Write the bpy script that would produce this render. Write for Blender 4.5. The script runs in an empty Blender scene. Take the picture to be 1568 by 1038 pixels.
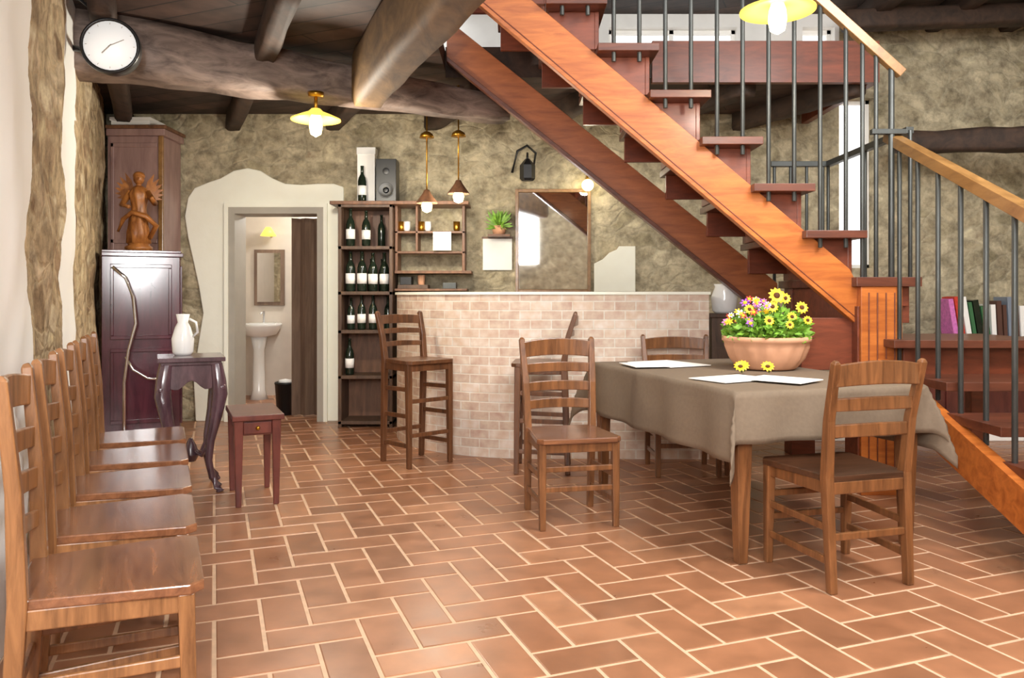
import bpy, bmesh, math, random
from mathutils import Vector, Matrix, noise
random.seed(7)
sc=bpy.context.scene
try:
    sc.view_settings.view_transform='Standard'
    sc.view_settings.exposure=0.0
except Exception: pass

# ---------------------------------------------------------------- materials
def newmat(name):
    m=bpy.data.materials.new(name); m.use_nodes=True
    nt=m.node_tree; b=nt.nodes['Principled BSDF']
    return m,nt,b
def nd(nt,t,**k):
    n=nt.nodes.new(t)
    for a,v in k.items():
        if a in n.inputs.keys(): n.inputs[a].default_value=v
        else: setattr(n,a,v)
    return n
def rgba(c): return (c[0],c[1],c[2],1.0)
def s2l(r,g,b):
    f=lambda v:(v/255/12.92) if v/255<=0.04045 else ((v/255+0.055)/1.055)**2.4
    return (f(r),f(g),f(b))
def coords(nt,scale=(1,1,1),rot=(0,0,0),kind='Object'):
    tc=nd(nt,'ShaderNodeTexCoord'); mp=nd(nt,'ShaderNodeMapping')
    mp.inputs['Scale'].default_value=scale; mp.inputs['Rotation'].default_value=rot
    nt.links.new(tc.outputs[kind],mp.inputs['Vector']); return mp.outputs['Vector']
def ramp(nt,fac,stops):
    r=nd(nt,'ShaderNodeValToRGB'); e=r.color_ramp.elements
    while len(e)<len(stops): e.new(0.5)
    for i,(p,c) in enumerate(stops):
        e[i].position=p; e[i].color=rgba(c)
    nt.links.new(fac,r.inputs['Fac']); return r.outputs['Color']
def bump(nt,b,h,strength=.3,dist=.01):
    bn=nd(nt,'ShaderNodeBump'); bn.inputs['Strength'].default_value=strength; bn.inputs['Distance'].default_value=dist
    nt.links.new(h,bn.inputs['Height']); nt.links.new(bn.outputs['Normal'],b.inputs['Normal'])
def plain(name,c,rough=.5,metal=0,var=.12,sc_=8,em=None,ems=0,alpha=None,trans=0,b_=0):
    m,nt,b=newmat(name)
    v=coords(nt); n=nd(nt,'ShaderNodeTexNoise'); n.inputs['Scale'].default_value=sc_; n.inputs['Detail'].default_value=4
    nt.links.new(v,n.inputs['Vector'])
    c1=tuple(x*(1-var) for x in c); c2=tuple(min(1,x*(1+var)) for x in c)
    nt.links.new(ramp(nt,n.outputs['Fac'],[(.3,c1),(.7,c2)]),b.inputs['Base Color'])
    b.inputs['Roughness'].default_value=rough; b.inputs['Metallic'].default_value=metal
    if trans: b.inputs['Transmission Weight'].default_value=trans
    if em: 
        b.inputs['Emission Color'].default_value=rgba(em); b.inputs['Emission Strength'].default_value=ems
    if b_: bump(nt,b,n.outputs['Fac'],b_,.01)
    return m
def wood(name,c1,c2,rough=.4,scale=(25,25,2.5),bs=.15,coat=0,rot=(0,0,0)):
    m,nt,b=newmat(name)
    v=coords(nt,scale,rot); n=nd(nt,'ShaderNodeTexNoise'); n.inputs['Scale'].default_value=1; n.inputs['Detail'].default_value=6
    n.inputs['Roughness'].default_value=.65; n.inputs['Distortion'].default_value=.6
    nt.links.new(v,n.inputs['Vector'])
    mid=tuple((a+d)/2 for a,d in zip(c1,c2))
    nt.links.new(ramp(nt,n.outputs['Fac'],[(.28,c1),(.5,mid),(.72,c2)]),b.inputs['Base Color'])
    b.inputs['Roughness'].default_value=rough
    if coat: b.inputs['Coat Weight'].default_value=coat; b.inputs['Coat Roughness'].default_value=.15
    bump(nt,b,n.outputs['Fac'],bs,.005)
    return m
def stone(name,cols,mortar,scale=4.0,plaster=None,mw=.16,bs=.5,ov=.7):
    m,nt,b=newmat(name); L=nt.links
    v=coords(nt)
    n1=nd(nt,'ShaderNodeTexNoise'); n1.inputs['Scale'].default_value=3.0; n1.inputs['Detail'].default_value=6
    L.new(v,n1.inputs['Vector'])
    sub=nd(nt,'ShaderNodeVectorMath',operation='SUBTRACT'); sub.inputs[1].default_value=(.5,.5,.5); L.new(n1.outputs['Color'],sub.inputs[0])
    scl=nd(nt,'ShaderNodeVectorMath',operation='SCALE'); scl.inputs['Scale'].default_value=.3; L.new(sub.outputs[0],scl.inputs[0])
    add=nd(nt,'ShaderNodeVectorMath',operation='ADD'); L.new(v,add.inputs[0]); L.new(scl.outputs[0],add.inputs[1])
    mp=nd(nt,'ShaderNodeMapping'); mp.inputs['Scale'].default_value=(1,1,1.7); L.new(add.outputs[0],mp.inputs['Vector'])
    vo=nd(nt,'ShaderNodeTexVoronoi'); vo.inputs['Scale'].default_value=scale; L.new(mp.outputs[0],vo.inputs['Vector'])
    ve=nd(nt,'ShaderNodeTexVoronoi',feature='DISTANCE_TO_EDGE'); ve.inputs['Scale'].default_value=scale; L.new(mp.outputs[0],ve.inputs['Vector'])
    sep=nd(nt,'ShaderNodeSeparateColor'); L.new(vo.outputs['Color'],sep.inputs[0])
    k=len(cols); col=ramp(nt,sep.outputs[0],[(i/(k-1),c) for i,c in enumerate(cols)])
    n2=nd(nt,'ShaderNodeTexNoise'); n2.inputs['Scale'].default_value=8; n2.inputs['Detail'].default_value=9; n2.inputs['Roughness'].default_value=.72; L.new(v,n2.inputs['Vector'])
    mul=nd(nt,'ShaderNodeMix',data_type='RGBA',blend_type='OVERLAY'); mul.inputs[0].default_value=ov
    L.new(col,mul.inputs[6]); L.new(ramp(nt,n2.outputs['Fac'],[(.34,(.16,.15,.14)),(.64,(.85,.85,.85))]),mul.inputs[7])
    mk=nd(nt,'ShaderNodeMapRange'); mk.inputs['From Min'].default_value=.0; mk.inputs['From Max'].default_value=mw; L.new(ve.outputs['Distance'],mk.inputs['Value'])
    mix=nd(nt,'ShaderNodeMix',data_type='RGBA'); L.new(mk.outputs[0],mix.inputs[0])
    mr=ramp(nt,n2.outputs['Fac'],[(.36,tuple(x*.55 for x in mortar)),(.56,mortar)])
    L.new(mr,mix.inputs[6]); L.new(mul.outputs[2],mix.inputs[7])
    out=mix.outputs[2]
    h=nd(nt,'ShaderNodeMath',operation='ADD'); L.new(mk.outputs[0],h.inputs[0]); L.new(n2.outputs['Fac'],h.inputs[1])
    hh=h.outputs[0]
    if plaster:
        sx=nd(nt,'ShaderNodeSeparateXYZ'); L.new(add.outputs[0],sx.inputs[0])
        tot=None
        for (a,bb) in plaster['bands']:
            c=(a+bb)/2; w=(bb-a)/2
            s_=nd(nt,'ShaderNodeMath',operation='SUBTRACT'); L.new(sx.outputs[0],s_.inputs[0]); s_.inputs[1].default_value=c
            ab=nd(nt,'ShaderNodeMath',operation='ABSOLUTE'); L.new(s_.outputs[0],ab.inputs[0])
            lt=nd(nt,'ShaderNodeMath',operation='LESS_THAN'); L.new(ab.outputs[0],lt.inputs[0]); lt.inputs[1].default_value=w
            if tot is None: tot=lt.outputs[0]
            else:
                mx=nd(nt,'ShaderNodeMath',operation='MAXIMUM'); L.new(tot,mx.inputs[0]); L.new(lt.outputs[0],mx.inputs[1]); tot=mx.outputs[0]
        m2=nd(nt,'ShaderNodeMix',data_type='RGBA'); L.new(tot,m2.inputs[0]); L.new(out,m2.inputs[6]); m2.inputs[7].default_value=rgba(plaster['col']); out=m2.outputs[2]
        inv=nd(nt,'ShaderNodeMath',operation='SUBTRACT'); inv.inputs[0].default_value=1; L.new(tot,inv.inputs[1])
        hm=nd(nt,'ShaderNodeMath',operation='MULTIPLY'); L.new(hh,hm.inputs[0]); L.new(inv.outputs[0],hm.inputs[1]); hh=hm.outputs[0]
    L.new(out,b.inputs['Base Color']); b.inputs['Roughness'].default_value=.9; b.inputs['Specular IOR Level'].default_value=.2
    bump(nt,b,hh,bs,.03)
    return m

M={}
M['stone']=stone('rubble_stone',[s2l(148,138,112),s2l(182,170,142),s2l(160,148,122),s2l(194,182,154),s2l(152,140,116)],s2l(190,178,150),5.0,bs=.4,ov=.7)
M['stoneL']=stone('rubble_stone_left',[s2l(130,106,80),s2l(198,180,146),s2l(148,124,98),s2l(212,196,166)],s2l(200,178,144),4.6,plaster={'bands':[(-3,3.4),(4.5,5.15)],'col':(1,1,.97)},ov=.8)
M['plaster']=plain('cream_plaster',s2l(255,254,238),.8,var=.02,b_=.3)
M['white']=plain('white_plaster',s2l(252,250,245),.8,var=.03)
M['grout']=plain('floor_grout',s2l(216,180,148),.7,var=.1,sc_=20)
M['chair']=wood('chair_wood',s2l(100,64,36),s2l(172,120,76),.32,(30,30,3),coat=.3)
M['chairseat']=wood('chair_seat_wood',s2l(92,56,38),s2l(148,98,66),.22,(4,26,26),coat=.5)
M['chairdark']=wood('chair_dark_wood',s2l(80,48,26),s2l(144,94,56),.32,(30,30,3),coat=.3)
M['seatdark']=wood('seat_dark_wood',s2l(54,34,22),s2l(94,60,40),.3,(4,26,26),coat=.3)
M['stoolw']=wood('stool_wood',s2l(66,40,24),s2l(122,78,48),.35,(30,30,3),coat=.2)
M['oldbeam']=wood('old_beam',s2l(54,40,34),s2l(156,136,124),.55,(4,4,14),.6,rot=(0,0,.4))
M['beam2']=wood('oak_beam',s2l(68,48,28),s2l(130,100,64),.7,(9,3,9),.5,rot=(0,0,-.4))
M['joist']=wood('joist_wood',s2l(38,28,21),s2l(80,58,44),.75,(10,3,10),.5)
M['stair']=wood('stair_orange_wood',s2l(152,76,28),s2l(208,122,54),.4,(3,20,20),.1,coat=.15,rot=(0,.7,0))
M['stairB']=wood('stair_brown_wood',s2l(126,66,32),s2l(176,102,54),.45,(3,20,20),.1,coat=.1,rot=(0,.7,0))
M['stairred']=wood('stair_red_wood',s2l(92,42,24),s2l(136,68,42),.45,(4,18,18),.1,coat=.1)
M['tread']=wood('tread_wood',s2l(72,36,24),s2l(114,62,42),.4,(3,20,20),.1,coat=.15)
M['rail']=wood('handrail_wood',s2l(118,82,44),s2l(166,124,74),.35,(16,4,16),.1,coat=.3)
M['iron']=plain('painted_iron',s2l(74,76,74),.4,.5,var=.15)
M['black']=plain('black_plastic',(.012,.012,.013),.35,var=.1)
M['clockface_glow']=plain('clock_face_glow',s2l(255,255,252),.4,var=.01,em=(1,1,.98),ems=.35)  # slight emission added so the dial looks overexposed
M['purple']=wood('purple_lacquer',s2l(50,20,34),s2l(92,42,56),.16,(10,10,2),.03,coat=.8)
M['mauve']=wood('mauve_wood',s2l(134,104,102),s2l(176,144,136),.4,(12,12,2),.05,coat=.3)
M['redbench']=wood('bench_red_wood',s2l(70,30,28),s2l(116,58,48),.3,(12,12,3),.05,coat=.4)
M['console']=wood('console_wood',s2l(50,32,40),s2l(104,76,84),.25,(12,12,3),.1,coat=.6)
M['chrome']=plain('polished_metal',(.75,.75,.78),.2,1,var=.05)
M['gold']=wood('gilded_wood',s2l(112,62,26),s2l(190,124,62),.4,(20,20,10),.3)
M['brass']=plain('brass',s2l(190,140,50),.3,.9,var=.1)
M['cloth']=plain('tablecloth_fabric',s2l(120,103,85),.85,var=.06,sc_=60,b_=.1)
M['paper']=plain('paper',s2l(252,250,245),.7,var=.02)
M['terra']=plain('terracotta',s2l(210,156,122),.75,var=.12,b_=.2)
M['green']=plain('leaf_green',s2l(120,165,55),.5,var=.4,sc_=30)
M['yellow']=plain('petal_yellow',s2l(250,205,30),.5,var=.1)
M['pink']=plain('petal_pink',s2l(215,120,190),.5,var=.2,sc_=40)
M['purplepet']=plain('petal_purple',s2l(150,80,190),.5,var=.2,sc_=40)
M['redpet']=plain('petal_red',s2l(200,60,40),.5,var=.2,sc_=40)
M['brown']=plain('seed_brown',s2l(90,50,20),.8,var=.2)
M['glassdark']=plain('bottle_glass',(.012,.02,.012),.08,var=.2)
M['shelf']=wood('shelf_wood',s2l(62,44,34),s2l(106,80,60),.5,(20,20,3))
M['shelflight']=wood('rack_wood',s2l(84,56,40),s2l(138,96,68),.5,(20,20,3))
M['bulb']=plain('bulb_glow',(1,.9,.5),.5,em=(1,.82,.35),ems=9)
M['shade']=plain('opal_shade',s2l(240,200,60),.4,em=(1,.78,.15),ems=1.1)
M['mirror']=plain('mirror_glass',(.8,.8,.8),.03,1,var=.01)
M['bath']=plain('bathroom_tile',s2l(212,202,190),.5,var=.04)
M['ceramic']=plain('white_ceramic',s2l(240,240,238),.15,var=.02)
M['doorbrown']=wood('door_brown_wood',s2l(94,74,62),s2l(136,112,94),.5,(20,20,2))
M['casing']=plain('door_casing_paint',s2l(176,170,158),.5,var=.05)
M['glass']=plain('blue_grey',s2l(130,140,155),.3,var=.05)
M['darkgreen']=plain('book_green',s2l(60,110,70),.5,var=.1)
M['darkbook']=plain('book_brown',s2l(90,60,50),.5,var=.1)

def tilemat():
    m,nt,b=newmat('terracotta_floor_tile'); L=nt.links
    g=nd(nt,'ShaderNodeNewGeometry')
    c=ramp(nt,g.outputs['Random Per Island'],[(0,s2l(142,96,68)),(.35,s2l(164,112,80)),(.7,s2l(152,102,72)),(1,s2l(178,126,92))])
    v=coords(nt); n=nd(nt,'ShaderNodeTexNoise'); n.inputs['Scale'].default_value=7; n.inputs['Detail'].default_value=7; L.new(v,n.inputs['Vector'])
    mx=nd(nt,'ShaderNodeMix',data_type='RGBA',blend_type='OVERLAY'); mx.inputs[0].default_value=.4
    L.new(c,mx.inputs[6]); L.new(ramp(nt,n.outputs['Fac'],[(.3,(.3,.3,.3)),(.7,(.75,.75,.75))]),mx.inputs[7])
    L.new(mx.outputs[2],b.inputs['Base Color'])
    mr=nd(nt,'ShaderNodeMapRange'); mr.inputs['To Min'].default_value=.2; mr.inputs['To Max'].default_value=.45; L.new(n.outputs['Fac'],mr.inputs['Value']); L.new(mr.outputs[0],b.inputs['Roughness'])
    b.inputs['Specular IOR Level'].default_value=.6
    bump(nt,b,n.outputs['Fac'],.12,.01)
    return m
M['tile']=tilemat()
def brickmat():
    m,nt,b=newmat('pale_brick_cladding'); L=nt.links
    tc=nd(nt,'ShaderNodeTexCoord'); br=nd(nt,'ShaderNodeTexBrick')
    br.inputs['Scale'].default_value=1; br.inputs['Brick Width'].default_value=.15; br.inputs['Row Height'].default_value=.066
    br.inputs['Mortar Size'].default_value=.005; br.inputs['Mortar Smooth'].default_value=.3
    br.inputs['Color1'].default_value=rgba(s2l(228,208,190)); br.inputs['Color2'].default_value=rgba(s2l(206,180,160)); br.inputs['Mortar'].default_value=rgba(s2l(230,220,206))
    L.new(tc.outputs['UV'],br.inputs['Vector'])
    n=nd(nt,'ShaderNodeTexNoise'); n.inputs['Scale'].default_value=14; n.inputs['Detail'].default_value=6; L.new(tc.outputs['UV'],n.inputs['Vector'])
    mx=nd(nt,'ShaderNodeMix',data_type='RGBA',blend_type='OVERLAY'); mx.inputs[0].default_value=.6
    L.new(br.outputs['Color'],mx.inputs[6]); L.new(ramp(nt,n.outputs['Fac'],[(.3,(.26,.26,.26)),(.7,(.72,.72,.72))]),mx.inputs[7])
    L.new(mx.outputs[2],b.inputs['Base Color']); b.inputs['Roughness'].default_value=.7
    sb=nd(nt,'ShaderNodeMath',operation='SUBTRACT'); sb.inputs[0].default_value=1; L.new(br.outputs['Fac'],sb.inputs[1])
    bump(nt,b,sb.outputs[0],.5,.006)
    return m
M['brick']=brickmat()
def plankmat():
    m,nt,b=newmat('ceiling_planks'); L=nt.links
    v=coords(nt,(1,1,1),(0,0,.41)); br=nd(nt,'ShaderNodeTexBrick')
    br.inputs['Scale'].default_value=1; br.inputs['Brick Width'].default_value=2.2; br.inputs['Row Height'].default_value=.19
    br.inputs['Mortar Size'].default_value=.006
    br.inputs['Color1'].default_value=rgba(s2l(78,56,46)); br.inputs['Color2'].default_value=rgba(s2l(54,40,33)); br.inputs['Mortar'].default_value=rgba(s2l(25,16,12))
    L.new(v,br.inputs['Vector'])
    n=nd(nt,'ShaderNodeTexNoise'); n.inputs['Scale'].default_value=6; n.inputs['Detail'].default_value=6; L.new(v,n.inputs['Vector'])
    mx=nd(nt,'ShaderNodeMix',data_type='RGBA',blend_type='OVERLAY'); mx.inputs[0].default_value=.7
    L.new(br.outputs['Color'],mx.inputs[6]); L.new(ramp(nt,n.outputs['Fac'],[(.3,(.2,.2,.2)),(.7,(.8,.8,.8))]),mx.inputs[7])
    L.new(mx.outputs[2],b.inputs['Base Color']); b.inputs['Roughness'].default_value=.7
    bump(nt,b,n.outputs['Fac'],.3,.01)
    return m
M['plank']=plankmat()

# ---------------------------------------------------------------- mesh builder
class MB:
    def __init__(s): s.v=[];s.f=[];s.m=[];s.sm=[];s.names=[]
    def mi(s,k):
        if k not in s.names: s.names.append(k)
        return s.names.index(k)
    def add(s,vs,fs,m,T=None,smooth=False):
        o=len(s.v); i=s.mi(m)
        for p in vs:
            p=Vector(p)
            if T is not None: p=T@p
            s.v.append(p)
        for f in fs: s.f.append([o+a for a in f]); s.m.append(i); s.sm.append(smooth)
    def box(s,x0,x1,y0,y1,z0,z1,m,T=None):
        vs=[(x0,y0,z0),(x1,y0,z0),(x1,y1,z0),(x0,y1,z0),(x0,y0,z1),(x1,y0,z1),(x1,y1,z1),(x0,y1,z1)]
        s.add(vs,[(0,3,2,1),(4,5,6,7),(0,1,5,4),(1,2,6,5),(2,3,7,6),(3,0,4,7)],m,T)
    def prism(s,poly,a,b,m,axis='y',T=None):
        def P(p,t):
            return (p[0],t,p[1]) if axis=='y' else ((p[0],p[1],t) if axis=='z' else (t,p[0],p[1]))
        n=len(poly); vs=[P(p,a) for p in poly]+[P(p,b) for p in poly]
        fs=[list(range(n)),list(range(2*n-1,n-1,-1))]+[(i,(i+1)%n,n+(i+1)%n,n+i) for i in range(n)]
        s.add(vs,fs,m,T)
    def rings(s,rings,m,T=None,cap=True,smooth=True):
        n=len(rings[0]); vs=[p for r in rings for p in r]; fs=[]
        for k in range(len(rings)-1):
            for i in range(n):
                j=(i+1)%n; fs.append((k*n+i,k*n+j,(k+1)*n+j,(k+1)*n+i))
        if cap: fs.append(list(range(n))[::-1]); fs.append([(len(rings)-1)*n+i for i in range(n)])
        s.add(vs,fs,m,T,smooth)
    def tube(s,pts,r,m,seg=10,T=None,ry=None):
        pts=[Vector(p) for p in pts]; R=[]
        for k,p in enumerate(pts):
            t=(pts[min(k+1,len(pts)-1)]-pts[max(k-1,0)]).normalized()
            ref=Vector((0,0,1)) if abs(t.z)<.9 else Vector((0,1,0))
            a=t.cross(ref).normalized(); b=t.cross(a).normalized()
            rr=r[k] if isinstance(r,(list,tuple)) else r
            R.append([p+a*math.cos(2*math.pi*i/seg)*rr+b*math.sin(2*math.pi*i/seg)*rr for i in range(seg)])
        s.rings(R,m,T)
    def sweep(s,pts,w,h,m,ref=(0,1,0),T=None):
        pts=[Vector(p) for p in pts]; R=[]; ref=Vector(ref)
        for k,p in enumerate(pts):
            t=(pts[min(k+1,len(pts)-1)]-pts[max(k-1,0)]).normalized()
            a=t.cross(ref).normalized(); b=a.cross(t).normalized()
            ww=(w[k] if isinstance(w,(list,tuple)) else w)/2; hh=(h[k] if isinstance(h,(list,tuple)) else h)/2
            R.append([p+a*ww+b*hh,p-a*ww+b*hh,p-a*ww-b*hh,p+a*ww-b*hh])
        s.rings(R,m,T,smooth=False)
    def lathe(s,prof,c,m,seg=20,T=None,mod=None,smooth=True):
        R=[]
        for r,z in prof:
            ring=[]
            for i in range(seg):
                a=2*math.pi*i/seg; q=r*(mod(a,z) if mod else 1)
                ring.append(Vector((c[0]+q*math.cos(a),c[1]+q*math.sin(a),c[2]+z)))
            R.append(ring)
        s.rings(R,m,T,smooth=smooth)
    def ball(s,c,r,m,seg=10,sc=(1,1,1),T=None):
        R=[]
        n=7
        for k in range(1,n):
            t=math.pi*k/n
            R.append([Vector((c[0]+r*sc[0]*math.sin(t)*math.cos(2*math.pi*i/seg),c[1]+r*sc[1]*math.sin(t)*math.sin(2*math.pi*i/seg),c[2]-r*sc[2]*math.cos(t))) for i in range(seg)])
        s.rings(R,m,T)
    def obj(s,name,bevel=0,loc=None,rz=0):
        me=bpy.data.meshes.new(name); me.from_pydata([tuple(v) for v in s.v],[],s.f)
        for k in s.names: me.materials.append(M[k])
        for p,i,q in zip(me.polygons,s.m,s.sm): p.material_index=i; p.use_smooth=q
        bm=bmesh.new(); bm.from_mesh(me); bmesh.ops.recalc_face_normals(bm,faces=bm.faces); bm.to_mesh(me); bm.free()
        o=bpy.data.objects.new(name,me); sc.collection.objects.link(o)
        if bevel:
            b=o.modifiers.new('bevel','BEVEL'); b.width=bevel; b.segments=2; b.limit_method='ANGLE'; b.angle_limit=.6
        if loc: o.location=loc
        o.rotation_euler.z=rz
        return o
def inst(o,loc,rz):
    n=o.copy(); sc.collection.objects.link(n); n.location=loc; n.rotation_euler.z=rz; return n
def face(fx,fy): return math.atan2(-fx,fy)
def lin(a,b,t): return a+(b-a)*t

# wall directions
U=Vector((-.403,.915,0)); V=Vector((.915,.403,0)); ANG=math.atan2(.403,.915)
WX=lambda y:-.51-.44*y

# ---------------------------------------------------------------- floor
def build_floor():
    mb=MB(); w=.16; g=.0065; th=math.radians(20.5); c,s_=math.cos(th),math.sin(th)
    def ok(x,y): return x>WX(y)-.25 and x<5.0 and -1.6<y<9.4 and x>-4.4
    for i in range(-70,70):
        for j in range(-70,90):
            k=(i-j)%4
            if k==0: x0,x1,y0,y1=i,i+2,j,j+1
            elif k==3: x0,x1,y0,y1=i,i+1,j,j+2
            else: continue
            x0,x1,y0,y1=[q*w for q in (x0,x1,y0,y1)]
            cx,cy=(x0+x1)/2,(y0+y1)/2
            X,Y=cx*c-cy*s_,cx*s_+cy*c
            if not ok(X,Y): continue
            R=[]
            for (d,z) in ((g,-.004),(g+.001,-.001),(g+.004,.0)):
                R.append([Vector((a*c-b*s_,a*s_+b*c,z)) for a,b in ((x0+d,y0+d),(x1-d,y0+d),(x1-d,y1-d),(x0+d,y1-d))])
            vs=[p for r in R for p in r]; fs=[(8,9,10,11)]
            for q in range(2):
                for t in range(4):
                    u=(t+1)%4; fs.append((q*4+t,q*4+u,(q+1)*4+u,(q+1)*4+t))
            mb.add(vs,fs,'tile')
    mb.add([(-4.5,-1.9,-.0025),(5.1,-1.9,-.0025),(5.1,9.5,-.0025),(-4.5,9.5,-.0025),(-4.5,-1.9,-.1),(5.1,-1.9,-.1),(5.1,9.5,-.1),(-4.5,9.5,-.1)],
           [(0,1,2,3),(4,7,6,5),(0,4,5,1),(1,5,6,2),(2,6,7,3),(3,7,4,0)],'grout')
    mb.obj('floor')
build_floor()

# ---------------------------------------------------------------- walls
def wall_left():
    mb=MB(); L=9.75; nx,nz=120,40; H=2.95
    vs=[];fs=[]
    for i in range(nx+1):
        for k in range(nz+1):
            x=-1.6+L*1.0*i/nx+0; z=H*k/nz
            d=noise.noise(Vector((x*2.2,z*2.2,3)))*.035+noise.noise(Vector((x*6,z*6,9)))*.012
            vs.append((x,d-.0,z))
    for i in range(nx):
        for k in range(nz):
            a=i*(nz+1)+k; fs.append((a,a+nz+1,a+nz+2,a+1))
    mb.add(vs,fs,'stoneL',smooth=True)
    mb.box(-1.6,-1.6+L,.06,.3,0,H,'stoneL')
    o=mb.obj('wall_left'); 
    o.matrix_world=Matrix(((U.x,-V.x,0,-.51),(U.y,-V.y,0,0),(0,0,1,0),(0,0,0,1)))
wall_left()
def wall_holes(name,x0,x1,z0,z1,y0,y1,holes,m):
    xs=sorted(set([x0,x1]+[h[0] for h in holes]+[h[1] for h in holes])); zs=sorted(set([z0,z1]+[h[2] for h in holes]+[h[3] for h in holes]))
    mb=MB()
    for a,b in zip(xs,xs[1:]):
        for c,d in zip(zs,zs[1:]):
            if any(h[0]<=a and b<=h[1] and h[2]<=c and d<=h[3] for h in holes): continue
            mb.box(a,b,y0,y1,c,d,m if c<3.04 or a>3.0 else 'white')
    return mb.obj(name)
wall_holes('wall_back',-4.2,5.05,0,4.0,7.4,7.62,[(-2.62,-1.74,0,1.98),(3.04,3.36,1.42,3.0),(.9,2.1,3.12,3.66),(2.7,3.0,3.12,3.66)],'stone')
mb=MB(); mb.box(4.95,5.15,-1.9,7.4,0,4.0,'stone'); mb.obj('wall_right')
mb=MB(); mb.box(-.2,4.95,-1.95,-1.75,0,3.2,'stone'); mb.obj('wall_front')
# windows
def window(name,x0,x1,z0,z1):
    mb=MB(); t=.035
    mb.box(x0,x0+t,7.5,7.55,z0,z1,'white'); mb.box(x1-t,x1,7.5,7.55,z0,z1,'white')
    mb.box(x0,x1,7.5,7.55,z0,z0+t,'white'); mb.box(x0,x1,7.5,7.55,z1-t,z1,'white')
    if x1-x0>.6: mb.box((x0+x1)/2-.02,(x0+x1)/2+.02,7.5,7.55,z0,z1,'white')
    mb.obj(name)
window('window_1',3.04,3.36,1.42,3.0); window('window_2',.9,2.1,3.12,3.66); window('window_3',2.7,3.0,3.12,3.66)
# plaster surround + casing
mb=MB()
outer=[(-2.93,0),(-2.95,.4),(-2.9,.75),(-2.86,1.0),(-2.9,1.25),(-2.95,1.48),(-3.0,1.7),(-3.03,1.9),(-3.0,2.07),(-2.94,2.16),(-2.82,2.21),(-2.7,2.25),(-2.58,2.32),(-2.45,2.345),(-2.33,2.32),(-2.22,2.25),(-2.1,2.2),(-1.95,2.19),(-1.8,2.2),(-1.65,2.2),(-1.56,2.17),(-1.55,0),(-1.74,0),(-1.74,1.98),(-2.62,1.98),(-2.62,0)]
mb.prism(outer,7.372,7.41,'plaster','y'); mb.obj('trim_1',.008)
mb=MB()
for a,b,c,d in ((-2.62,-2.56,0,1.98),(-1.8,-1.74,0,1.98),(-2.56,-1.8,1.92,1.98)): mb.box(a,b,7.35,7.66,c,d,'casing')
mb.prism([(-2.655,0),(-2.655,2.015),(-1.705,2.015),(-1.705,0),(-1.74,0),(-1.74,1.98),(-2.62,1.98),(-2.62,0)],7.34,7.374,'plaster','y')
mb.obj('trim_2',.0)
# washroom
mb=MB(); mb.box(-3.35,-3.25,7.62,9.4,0,2.5,'bath'); mb.obj('wall_washroom_left')
mb=MB(); mb.box(-1.35,-1.25,7.62,9.4,0,2.5,'bath'); mb.obj('wall_washroom_right')
mb=MB(); mb.box(-3.35,-1.25,9.3,9.4,0,2.5,'bath'); mb.obj('wall_washroom_back')
mb=MB(); mb.box(-3.35,-1.25,7.62,9.4,2.4,2.5,'white'); mb.obj('ceiling_washroom')
mb=MB()
for i in range(5):
    x=-2.12+i*.065; y=7.68+(i%2)*.06
    mb.prism([(x,7.66+(i%2)*.07),(x+.065,7.66+((i+1)%2)*.07),(x+.065,7.69+((i+1)%2)*.07),(x,7.69+(i%2)*.07)],.01,1.91,'doorbrown','z')
mb.obj('door_1')
mb=MB(); 
mb.lathe([(.001,0),(.2,.05),(.25,.14),(.26,.17),(.22,.165),(.12,.08),(.001,.07)],(-2.85,8.95,.68),'ceramic',20)
mb.lathe([(.1,0),(.07,.1),(.06,.55),(.09,.7)],(-2.85,8.97,0),'ceramic',14)
mb.box(-3.0,-2.7,9.08,9.295,.78,.85,'ceramic'); mb.tube([(-2.85,9.15,.85),(-2.85,9.15,.98),(-2.85,9.03,.96)],.012,'chrome'); mb.obj('wash_basin')
mb=MB()
mb.box(-3.0,-2.65,9.26,9.295,1.05,1.7,'doorbrown'); mb.box(-2.96,-2.69,9.25,9.262,1.09,1.66,'mirror'); mb.obj('washroom_mirror')
mb=MB(); mb.tube([(-2.8,9.28,1.85),(-2.8,9.15,1.9)],.012,'brass'); mb.lathe([(.03,.1),(.09,0),(.07,0),(.02,.08)],(-2.8,9.15,1.85),'shade'); mb.obj('washroom_wall_lamp')
mb=MB(); mb.lathe([(.08,0),(.1,.3),(.105,.3),(.1,.32),(.09,.32),(.07,.02)],(-2.22,7.8,0),'black',18); mb.lathe([(.07,.31),(.06,.34),(.001,.35)],(-2.22,7.8,0),'ceramic',18); mb.obj('waste_bin')

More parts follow.
